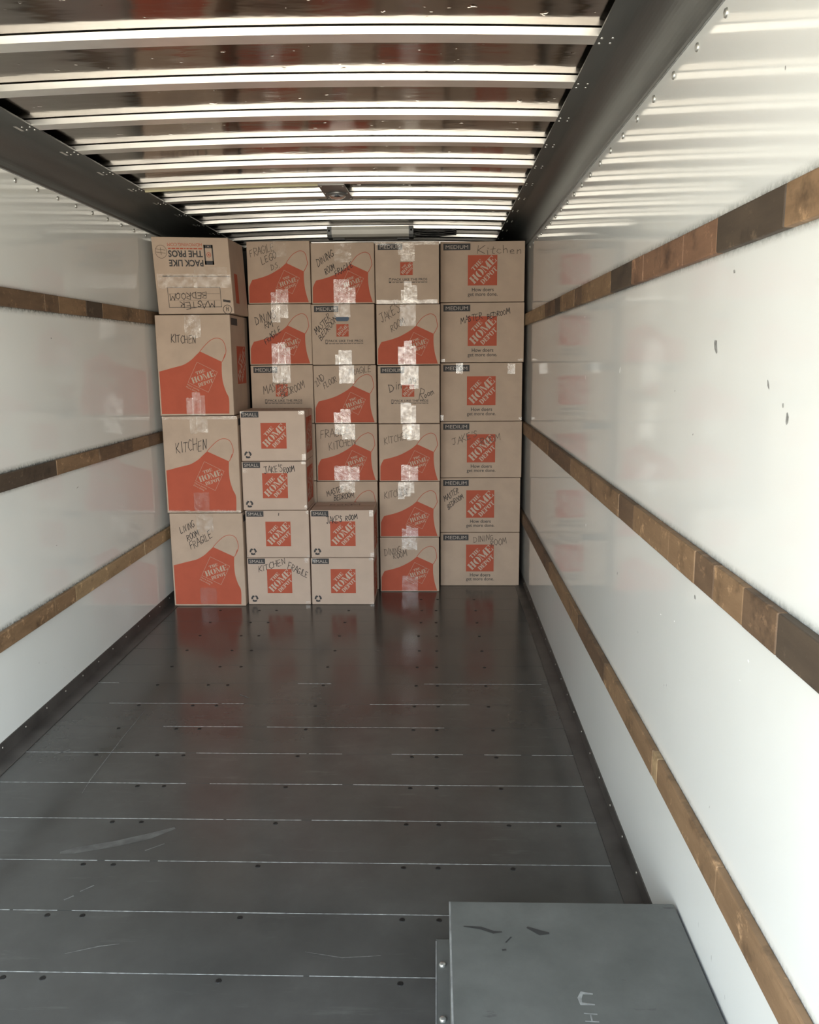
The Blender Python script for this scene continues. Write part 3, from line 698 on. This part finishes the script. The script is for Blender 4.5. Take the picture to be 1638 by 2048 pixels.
def apron(root, fc, large=False):
    mb = MB(); body, strap = (BODY_L, STRAP_L) if large else (BODY_M, STRAP_M)
    if large: body = body[:1] + smooth(body[1:9]) + smooth(body[9:])
    else: body = body[:4] + smooth(body[3:11])[1:] + smooth(body[11:])
    fc.poly(mb, body, 0.0004, 0)
    fc.stroke(mb, [(u*fc.w, v*fc.h) for u, v in smooth(strap)], 0.0034, 0.0004, 0)
    e = strap[-1]; fc.stroke(mb, [((e[0] + .045)*fc.w, (e[1] - .075)*fc.h), ((e[0] + .012)*fc.w, (e[1] - .01)*fc.h)], 0.0035, 0.00065, 0)
    if large: cu, cv, size = .60, .615, .134
    else: cu, cv, size = .645, .655, .108
    T = logo_on(fc, mb, cu, cv, size, 26.6, False)
    a = math.radians(26.6)
    for k, (txt, x0, x1) in enumerate((('More saving.', -0.50, 0.12), ('More doing.', -0.50, 0.05))):
        def fn(x, yv, a=a):
            px, py = x, yv
            return (cu*fc.w + px*math.cos(a) - py*math.sin(a), cv*fc.h + px*math.sin(a) + py*math.cos(a))
        vs, fs = text2d(txt, 0.0); P = []
        for p, q in vs:
            X = (x0 + (x1-x0)*p)*size; Y = (0.63 + 0.115*k)*size - q*0.075*size
            xx, yy = fn(X, Y); P.append(fc.m(xx, yy, 0.0008))
        f = fs[0]; nn = (P[f[1]]-P[f[0]]).cross(P[f[2]]-P[f[0]])
        mb.mesh(P, fs if nn.dot(fc.n) > 0 else [g[::-1] for g in fs], 1)
    mb.build('apron_print', [ORANGE, KRAFT], root)

def square_logo(root, fc, cu, cv, size):
    mb = MB(); logo_on(fc, mb, cu, cv, size); mb.build('logo_print', [ORANGE, KRAFT2], root)
def tagline(root, fc):
    mb = MB(); fc.text(mb, 'How doers', .375, .635, .822, .062, 0.0004, 0, 0.012); fc.text(mb, 'get more done.', .325, .68, .898, .062, 0.0004, 0, 0.008)
    mb.build('slogan_print', INK, root)
def packline(root, fc):
    mb = MB(); fc.text(mb, 'PACK LIKE THE PROS', .265, .815, .622, .037, 0.0004, 0, 0.015)
    fc.poly(mb, [(.265, .638), (.815, .638), (.815, .642), (.265, .642)], 0.0004, 0)
    x = .265; rr = random.Random(5)
    while x < .80:                                   # the line of print too small to read
        ln = rr.uniform(.02, .06); fc.poly(mb, [(x, .648), (min(x + ln, .815), .648), (min(x + ln, .815), .656), (x, .656)], 0.0004, 0); x += ln + .010
    for a, b, c, d in ((.215,.583,.25,.593),(.215,.64,.25,.657),(.215,.583,.2215,.657),(.2435,.583,.25,.657)): fc.poly(mb, [(a,b),(c,b),(c,d),(a,d)], 0.00042, 0)
    mb.build('slogan_print', INK, root)
def recycle(root, fc, cu, cv, r):
    mb = MB(); cx, cy = cu*fc.w, cv*fc.h
    for k in range(3):
        a0 = 120*k - 75; inn, out = r*0.48, r*0.95; pts = []
        n = 7; arc = [a0 + 72*j/n for j in range(n+1)]
        pts += [(cx + out*math.cos(math.radians(a)), cy + out*math.sin(math.radians(a))) for a in arc]
        at = a0 + 72
        pts += [(cx + r*1.1*math.cos(math.radians(at)), cy + r*1.1*math.sin(math.radians(at))), (cx + r*0.72*math.cos(math.radians(at+34)), cy + r*0.72*math.sin(math.radians(at+34))), (cx + r*0.34*math.cos(math.radians(at)), cy + r*0.34*math.sin(math.radians(at)))]
        pts += [(cx + inn*math.cos(math.radians(a)), cy + inn*math.sin(math.radians(a))) for a in reversed(arc)]
        fc.poly(mb, [(x/fc.w, q/fc.h) for x, q in pts], 0.0004, 0)
    mb.build('recycling_mark', INK, root)
def handwrite(root, fc, lines, mat=None, wd=0.0034):
    """lines: (text, u, v of the baseline start, cap height in v, width in u, angle up in degrees)"""
    rnd = random.Random(len(lines)*31 + int(lines[0][1]*1000))
    for (txt, u, v, cap, wu, ang) in lines:
        mb = MB()
        st, tot = hand_strokes(txt, 1, rnd); a = math.radians(ang)
        for s in st:
            P = []
            for x, q in s:
                X, Y = x/tot*wu*fc.w, q*cap*fc.h
                P.append((u*fc.w + X*math.cos(a) - Y*math.sin(a)*0.5, v*fc.h - X*math.sin(a) - Y*math.cos(a)*1.0))
            fc.stroke(mb, P, wd*rnd.uniform(0.8, 1.15), 0.0011, 0)
        mb.build('handwriting', mat or MARKER, root)
def tape(root, fc, strips, mat=None, crinkle=0.0006, name='packing_tape'):
    """strips: (u0, u1, v0, v1) pieces of clear tape, each a wavy sheet with slightly ragged ends"""
    mb = MB()
    for i, (u0, u1, v0, v1) in enumerate(strips):
        nu = max(3, int((u1-u0)*fc.w/0.010)); nv = max(3, int((v1-v0)*fc.h/0.010)); base = 0.0018 + 0.0006*(i % 3)
        tu, tv = R.uniform(-0.010, 0.010), R.uniform(-0.012, 0.012)
        ph = [R.uniform(0, 6.28) for _ in range(4)]; vs = []
        for j in range(nv+1):
            for k in range(nu+1):
                u = u0 + (u1-u0)*k/nu; v = v0 + (v1-v0)*j/nv
                x, q = (u-u0)*fc.w, (v-v0)*fc.h
                if j in (0, nv): v += R.uniform(-0.006, 0.006)
                hgt = crinkle*0.6*(math.sin(x*70 + ph[0] + q*55) + math.sin(q*130 + ph[1] - x*80)*math.sin(x*37 + ph[3]) + R.uniform(-0.5, 0.5))
                w_ = math.sin(math.pi*k/nu)
                hh = base + max(-0.0012, hgt*0.7 + abs(tu)*0.02)
                P = fc.at(u, min(max(v, 0.0), 1.0), hh); vs.append(P)
        fs = []
        for j in range(nv):
            for k in range(nu):
                a = j*(nu+1)+k; fs.append((a, a+nu+1, a+nu+2, a+1))
        f = fs[0]; nn = (vs[f[1]]-vs[f[0]]).cross(vs[f[2]]-vs[f[0]])
        mb.mesh(vs, fs if nn.dot(fc.n) > 0 else [g[::-1] for g in fs], 0, True)
    return mb.build(name, mat or TAPE, root)

# ------------------------------------------------------------------ cartons
def carton(x0, x1, z0, z1, y0, depth, label, group, mat=KRAFT, top_seam=True):
    w, h = x1 - x0, z1 - z0
    root = empty('moving_carton', ((x0+x1)/2, y0 + depth/2, z0)); tag(root, label, 'cardboard box', group)
    mb = MB(); mb.box((-w/2, -depth/2, 0.0), (w/2, depth/2, h), 0, 0.0035, 2)
    mb.build('carton', mat, root)
    fc = Face((-w/2, -depth/2, h), (1, 0, 0), (0, 0, -1), (0, -1, 0), w, h)
    root['_d'] = depth
    return root, fc, w, h
def side_face(root, w, h, depth): return Face((w/2, -depth/2, h), (0, 1, 0), (0, 0, -1), (1, 0, 0), depth, h)
def top_face(root, w, h, depth): return Face((-w/2, depth/2, h), (1, 0, 0), (0, -1, 0), (0, 0, 1), w, depth)
def done(root):
    if '_d' in root: del root['_d']

Y5, Y4, Y3, YL, YS = 5.555, 5.409, 5.459, 5.074, 5.108
GM5 = 'wide medium cartons in the right column'
GM = 'narrow medium cartons in the middle columns'
GL = 'large cartons in the left column'
GS = 'small cartons in front'

# right column, long faces out
C5 = [(0.025, 0.561, 1.881, 2.255), (0.025, 0.563, 1.500, 1.877), (0.024, 0.556, 1.119, 1.496), (0.023, 0.559, 0.744, 1.116), (0.022, 0.554, 0.372, 0.741), (0.022, 0.554, 0.001, 0.369)]
C5L = ['wide kraft carton at the top of the right column, marked Kitchen in lower case', 'wide kraft carton second from top in the right column, marked MASTER BEDROOM above its logo',
       'wide kraft carton with two bright tape tabs and no handwriting, right column', 'wide kraft carton fourth from top in the right column, child room note above its logo',
       'wide kraft carton second from the floor in the right column, MASTER BEDROOM beside its logo', 'wide kraft carton on the floor in the right column, marked DINING ROOM']
C5H = [[('Kitchen', .43, .21, .13, .55, 0.5)], [('MASTER', .245, .355, .105, .27, 14), ('BEDROOM', .56, .275, .085, .28, 13)], None,
       [('JAKE\'S', .155, .42, .12, .33, 21), ('ROOM', .50, .42, .13, .26, 17)], [('MASTER', .055, .42, .12, .21, 30), ('BEDROOM', .10, .575, .11, .25, 38)], [('DINING', .42, .185, .11, .26, 9), ('ROOM', .64, .27, .12, .21, 15)]]
for k, (x0, x1, z0, z1) in enumerate(C5):
    rt, fc, w, h = carton(x0, x1, z0, z1, Y5, 0.40, C5L[k], GM5)
    size_label(rt, fc, 'MEDIUM', .035, .355, .032, .142)
    square_logo(rt, fc, .50, .475, .187); tagline(rt, fc)
    if C5H[k]: handwrite(rt, fc, C5H[k], MARKER if k in (1, 4) else MARKER2)
    bits = {1: [(.0, .05, .945, .985), (.93, .985, .945, .975)], 2: [(.19, .276, .0, .18), (.82, .91, .015, .19), (.0, .035, .89, .99), (.965, 1.0, .94, .98)]}
    for b in bits.get(k, []): tape(rt, fc, [b])
    done(rt)

# middle columns, end faces out
def medium(x0, x1, z0, z1, y0, label, kind, hand=None, top=None, bot=None, dull_top=False, hm=None, extra=None, dull_bot=False):
    rt, fc, w, h = carton(x0, x1, z0, z1, y0, 0.535, label, GM)
    if kind == 'apron': apron(rt, fc)
    elif kind == 'pack':
        size_label(rt, fc, 'MEDIUM', .045, .43, .025, .128)
        square_logo(rt, fc, .49, .43, .078); packline(rt, fc)
    if hand: handwrite(rt, fc, hand, hm)
    if top: tape(rt, fc, top, TAPE_DULL if dull_top else TAPE, 0.0009)
    if bot: tape(rt, fc, bot, TAPE_DULL if dull_bot else TAPE)
    if extra: extra(rt, fc)
    done(rt); return rt, fc
# column next to the right one
medium(-.382, .016, 1.866, 2.239, Y4, 'narrow kraft carton with tape along its top and bottom edges, no handwriting', 'pack', None,
       [(.0, 1.0, .0, .05), (.36, .62, .02, .20), (.40, .62, .19, .31)], [(.40, .46, .77, .97), (.45, .575, .635, .98), (.57, .655, .70, .98), (.015, .975, .935, 1.0)])
medium(-.379, .021, 1.489, 1.862, Y4, 'orange-apron carton with a child room note, beneath the edge-taped carton', 'apron', [("JAKE'S", .09, .31, .17, .36, 34), ('ROOM', .24, .45, .13, .26, 30)],
       [(.37, .62, .0, .355)], [(.335, .44, .70, 1.0), (.43, .555, .60, .99), (.55, .62, .69, 1.0)], True, MARKER2)
medium(-.376, .018, 1.118, 1.484, Y4, 'narrow kraft carton with slogan print, marked Dining Room in mixed case', 'pack', [('Din', .19, .45, .15, .22, 17), ('ng', .50, .30, .15, .14, 6), ('R', .66, .58, .20, .10, -6), ('oom', .76, .57, .12, .18, 30)],
       [(.37, .66, .0, .335), (.51, .66, .32, .40)], [(.365, .54, .64, 1.0), (.53, .615, .69, 1.0)])
medium(-.375, .019, .743, 1.114, Y4, 'orange-apron carton marked KITCHEN, third from the floor beside the wide cartons', 'apron', [('KITCHEN', .09, .35, .12, .42, 12)],
       [(.39, .54, .0, .255), (.46, .67, .0, .28)], [(.36, .51, .71, 1.0), (.49, .64, .735, 1.0)], False, MARKER2)
medium(-.377, .016, .372, .739, Y4, 'orange-apron carton marked KITCHEN, second from the floor beside the right column', 'apron', [('KITCHEN', .085, .31, .12, .40, 12)],
       [(.31, .42, .0, .31), (.41, .52, .0, .26), (.50, .58, .0, .20)], [(.37, .45, .85, 1.0), (.44, .52, .79, 1.0), (.51, .64, .83, 1.0)], False, MARKER2)
medium(-.378, .012, .001, .368, Y4, 'orange-apron carton standing on the floor, marked DINING ROOM', 'apron', [('DINING', .08, .34, .12, .30, 15), ('ROOM', .23, .40, .11, .24, 14)],
       [(.37, .63, .0, .22)], [(.37, .64, .705, 1.0)], False, MARKER2, None, True)
# third column
medium(-.790, -.390, 1.875, 2.245, Y3, 'top orange-apron carton marked DINING ROOM FRAGILE, with a broad crinkled patch of tape', 'apron', [('DINING', .11, .385, .13, .31, 33), ('ROOM', .235, .525, .12, .18, 30), ('FRAGILE', .39, .555, .11, .32, 28)],
       [(.37, .64, .0, .32)], [(.35, .60, .60, 1.0), (.58, .695, .74, 1.0)], True)
def sticker(rt, fc):
    mb = MB(); fc.poly(mb, [(.385, .225), (.40, .21), (.585, .21), (.60, .225), (.59, .265), (.57, .28), (.41, .28), (.39, .262)], 0.0028, 0); mb.build('torn_sticker', BLUE, rt)
medium(-.797, -.395, 1.493, 1.871, Y3, 'narrow kraft carton marked MASTER BEDROOM with a small blue torn sticker', 'pack', [('MASTER', .08, .50, .13, .34, 47), ('BEDROOM', .145, .60, .12, .44, 50)],
       [(.36, .62, .0, .215)], [(.365, .44, .83, 1.0), (.42, .63, .76, 1.0)], True, None, sticker)
medium(-.794, -.390, 1.118, 1.489, Y3, 'orange-apron carton marked 2ND FLOOR FRAGILE, above the short stack of small cartons', 'apron', [('2ND', .06, .38, .15, .19, 50), ('FLOOR', .17, .40, .11, .24, 30), ('FRAGILE', .57, .17, .10, .36, 8)],
       [(.41, .65, .0, .31)], [(.31, .44, .81, 1.0), (.42, .58, .755, 1.0)], False, MARKER2)
medium(-.789, -.389, .739, 1.114, Y3, 'orange-apron carton marked FRAGILE KITCHEN, beside the small carton stack', 'apron', [('FRAGILE', .07, .25, .14, .52, 8), ('KITCHEN', .21, .47, .13, .46, 14)],
       [(.31, .48, .0, .18), (.43, .64, .0, .27)], [(.285, .55, .735, 1.0), (.52, .70, .75, 1.0)], False, MARKER2)
medium(-.793, -.392, .361, .735, Y3, 'carton marked MASTER BEDROOM, its lower half hidden by two small cartons', 'apron', [('MASTER', .17, .26, .10, .30, 18), ('BEDROOM', .28, .34, .09, .34, 10)],
       [(.38, .63, .0, .20)])
medium(-.793, -.392, .001, .357, Y3, 'kraft carton on the floor hidden behind the lower pair of small cartons', 'plain')
# second column
medium(-1.195, -.796, 1.879, 2.260, Y3, 'top orange-apron carton beside the upside-down one, marked FRAGILE', 'apron', [('FRAGILE', .06, .265, .125, .41, 17), ('LEGO', .24, .37, .12, .26, 22), ('D.S.', .385, .47, .09, .15, 20)],
       [(.38, .63, .0, .25)], [(.36, .46, .82, 1.0), (.44, .64, .775, 1.0)], True, MARKER2)
medium(-1.201, -.799, 1.497, 1.875, Y3, 'orange-apron carton marked DINING FRAGILE with torn tape covering part of the note', 'apron', [('DINING', .12, .33, .14, .34, 17), ('RM', .26, .39, .10, .14, 12), ('FRAGILE', .27, .67, .12, .33, 40)],
       [(.37, .51, .0, .30), (.45, .64, .0, .23)], [(.355, .47, .65, 1.0), (.455, .575, .63, 1.0), (.56, .655, .71, 1.0)])
medium(-1.200, -.798, 1.120, 1.493, Y3, 'kraft carton marked MASTER BEDROOM directly above the tall small carton stack', 'pack', [('MASTER', .20, .49, .14, .40, 12), ('BEDROOM', .49, .57, .13, .42, 24)],
       [(.35, .64, .0, .30)], None, False, MARKER2)
medium(-1.195, -.795, .743, 1.116, Y3, 'kraft carton showing only a sliver behind the upper small cartons', 'plain')
medium(-1.195, -.795, .366, .739, Y3, 'kraft carton showing only a sliver beside the lowered small carton', 'plain')
medium(-1.195, -.795, .001, .362, Y3, 'kraft carton on the floor hidden behind the tall small carton stack', 'plain')

# left column: large cartons
def large(x0, x1, z0, z1, label, hand, top, bot, dull_bot=False, edge=False):
    rt, fc, w, h = carton(x0, x1, z0, z1, YL, 0.455, label, GL)
    apron(rt, fc, True); handwrite(rt, fc, hand)
    tape(rt, fc, top, TAPE, 0.0014)
    tape(rt, fc, bot, TAPE_DULL if dull_bot else TAPE)
    if edge: tape(rt, fc, [(.0, 1.0, .0, .032)], TAPE); tape(rt, fc, [(.0, 1.0, .972, 1.0)], TAPE)
    sf = side_face(rt, w, h, 0.455)
    size_label(rt, sf, '', .05, .40, .03, .10); square_logo(rt, sf, .55, .5, .23)
    done(rt)
large(-1.678, -1.227, 1.199, 1.795, 'large orange-apron carton marked KITCHEN directly under the upside-down one', [('KITCHEN', .20, .275, .075, .34, 1)], [(.39, .61, .0, .22)], [(.36, .455, .82, 1.0), (.44, .555, .765, 1.0), (.545, .615, .80, 1.0)])
large(-1.672, -1.211, .599, 1.195, 'middle large orange-apron carton marked KITCHEN, with shiny taped top and bottom edges', [('KITCHEN', .17, .37, .11, .42, 5)], [(.37, .47, .0, .18), (.46, .61, .0, .165)], [(.37, .58, .785, 1.0)], True, True)
large(-1.662, -1.207, .001, .595, 'large orange-apron carton on the floor marked LIVING ROOM FRAGILE', [('LIVING', .15, .22, .075, .22, 28), ('ROOM', .235, .30, .07, .19, 26), ('FRAGILE', .275, .39, .085, .36, 30)], [(.37, .60, .0, .20)], [(.37, .60, .80, 1.0)], True)

# upside-down large carton on the top of the left column, flap side out, leaning slightly
rt, fc, w, h = carton(-1.645, -1.192, 1.800, 2.243, YL + 0.004, 0.375, 'large carton lying on its side atop the left column, print upside down', GL)
ch = rt.children[0]
# skew front upper-left the way the sagging box leans (whole body sheared a little, corners kept square in depth)
lean = 0.020
def lean_all(root, h):
    for c in root.children:
        for v in c.data.vertices:
            f = min(max(v.co.z/h, 0), 1); v.co.x += -lean*(f - 0.5)*1.0 - 0.010; v.co.z += -0.012*(v.co.x + 0.22)/0.44*f
flip = Face(fc.at(1, 1, 0), (-1, 0, 0), (0, 0, 1), (0, -1, 0), w, h)   # same side read upside down
mb = MB()
flip.text(mb, 'PACK LIKE', .345, .795, .705, .085, 0.0004, 0, 0.03)
flip.text(mb, 'THE PROS', .345, .795, .825, .085, 0.0004, 0, 0.03)
flip.text(mb, 'HDMOVING.COM', .345, .795, .925, .045, 0.0004, 1, 0.0)
x = .345; rr = random.Random(6)
while x < .78:
    ln = rr.uniform(.02, .06); flip.poly(mb, [(x, .846), (min(x + ln, .795), .846), (min(x + ln, .795), .860), (x, .860)], 0.0004, 1); x += ln + .010
for a, b, c, d in ((.205,.645,.325,.695),(.205,.86,.325,.905),(.205,.645,.222,.905),(.308,.645,.325,.905)): flip.poly(mb, [(a,b),(c,b),(c,d),(a,d)], 0.00042, 0)
def ringpts(cu, cv, ru, rv, n=18): return [((cu + ru*math.cos(2*math.pi*k/n))*w, (cv + rv*math.sin(2*math.pi*k/n))*h) for k in range(n+1)]
flip.stroke(mb, ringpts(.265, .775, .026, .03), 0.003, 0.0004, 1); flip.poly(mb, [(.258, .757), (.258, .793), (.28, .775)], 0.0004, 1)
dot = [(.265 + .008*math.cos(a*0.785), .883 + .008*math.sin(a*0.785)) for a in range(8)]; flip.poly(mb, dot, 0.0008, 2)
mb.build('slogan_print', [INK, ORANGE, KRAFT], rt)
mb = MB()
for a, b in (((.16,.09),(.85,.09)), ((.85,.09),(.85,.35)), ((.85,.35),(.16,.35)), ((.16,.35),(.16,.09))): flip.stroke(mb, [(a[0]*w, a[1]*h), (b[0]*w, b[1]*h)], 0.003, 0.0004, 0)
for q in (.18, .265): flip.stroke(mb, [(.17*w, q*h), (.84*w, q*h)], 0.0012, 0.0004, 0)
mb.build('marking_panel', INK, rt)
handwrite(rt, flip, [('MASTER', .25, .175, .085, .47, 2), ('BEDROOM', .34, .29, .085, .50, 2)])
mb = MB(); rnd = random.Random(3)
flip.stroke(mb, ringpts(.085, .055, .055, .06), 0.003, 0.001, 0)
flip.stroke(mb, [(.075*w, .09*h), (.075*w, .035*h)], 0.003, 0.0011, 0); flip.stroke(mb, [(.10*w, .09*h), (.098*w, .035*h)], 0.003, 0.0011, 0); flip.stroke(mb, [(.075*w, .065*h), (.10*w, .06*h)], 0.003, 0.0012, 0)
for q in (.15, .16, .17): flip.stroke(mb, [(.04*w, q*h), (.13*w, (q + .015)*h)], 0.004, 0.0011, 0)
mb.build('handwriting', MARKER, rt)
mb = MB()
flip.stroke(mb, ringpts(.885, .81, .075, .085), 0.0022, 0.001, 0)
for q in (.79, .83): flip.stroke(mb, [(.83*w, q*h), (.95*w, (q + .015)*h)], 0.0025, 0.0011, 0)
flip.stroke(mb, [(.885*w, .77*h), (.89*w, .86*h)], 0.0025, 0.0012, 0)
mb.build('handwriting', MARKER2, rt)
mb = MB(); fc.poly(mb, [(.10, .498), (.98, .506), (.98, .512), (.35, .508), (.10, .512)], 0.0004, 0); mb.build('flap_seam', BLACK, rt)
tape(rt, fc, [(.03, .55, .475, .66), (.50, .99, .48, .655)], TAPE, 0.0011)
tape(rt, fc, [(.52, .955, .385, .50)], TAPE_DULL, 0.0004)
sf = side_face(rt, w, h, 0.375); mb = MB(); sf.poly(mb, [(.2, .45), (.42, .45), (.42, .85), (.2, .85)], 0.0004, 0); mb.build('logo_print', ORANGE, rt)
lean_all(rt, h); done(rt); rt.location.x -= 0.007

# small cartons in front
S = [(-1.201, -.804, .916, 1.222), (-1.204, -.806, .609, .912), (-1.195, -.798, .306, .606), (-1.197, -.801, .001, .303), (-.789, -.394, .306, .607), (-.793, -.399, .001, .303)]
SL = ['small kraft carton on top of the tall small stack, no handwriting', 'small kraft carton second from top in the tall small stack, room note over its logo',
      'unmarked small carton in the tall stack, level with the top of the short stack', 'small kraft carton on the floor marked KITCHEN FRAGILE',
      'small kraft carton on top of the short two-high stack, room note above its logo', 'small kraft carton on the floor in the short stack, without handwriting']
SH = [None, [("JAKE'S", .35, .245, .14, .30, 8), ('ROOM', .65, .235, .12, .18, 7)], [('I', .515, .10, .05, .02, 0)], [('KITCHEN', .18, .30, .13, .47, 17), ('FRAGILE', .645, .215, .15, .36, -29)], [("JAKE'S", .255, .28, .14, .26, 5), ('ROOM', .555, .215, .11, .20, 6)], None]
ST = [[(.0, .06, .0, .045), (.90, .995, .0, .07), (.94, 1.0, .86, .99)], [(.93, 1.0, .0, .05), (.96, 1.0, .90, .98), (.015, .085, .13, .23)], [(.0, .035, .0, .045), (.955, 1.0, .0, .07), (.0, .03, .945, 1.0), (.955, 1.0, .945, 1.0)],
      [(.915, .975, .0, .10), (.92, .99, .93, .99)], [(.93, .995, .0, .13), (.94, 1.0, .90, .99), (.0, .04, .0, .025)], [(.02, .09, .01, .08), (.93, 1.0, .0, .045), (.94, 1.0, .96, 1.0)]]
for k, (x0, x1, z0, z1) in enumerate(S):
    rt, fc, w, h = carton(x0, x1, z0, z1, YS, 0.30, SL[k], GS, KRAFT2)
    size_label(rt, fc, 'SMALL', .018, .288, .012, .128)
    square_logo(rt, fc, .51, .495, .157); recycle(rt, fc, .10, .872, .0235)
    if SH[k]: handwrite(rt, fc, SH[k], None, 0.0036)
    for b in ST[k]: tape(rt, fc, [b], TAPE, 0.0005)
    sf = side_face(rt, w, h, 0.30)
    square_logo(rt, sf, .5, .5, .22); tape(rt, sf, [(.38, .60, .0, .98)], TAPE_DULL, 0.001)
    tf = top_face(rt, w, h, 0.30)
    if k in (0, 4):
        tape(rt, tf, [(.02, .98, .40, .60)], TAPE_DULL, 0.0008)
        handwrite(rt, tf, [('ROOM', .25, .45, .18, .5, 0)], MARKER)
    done(rt)
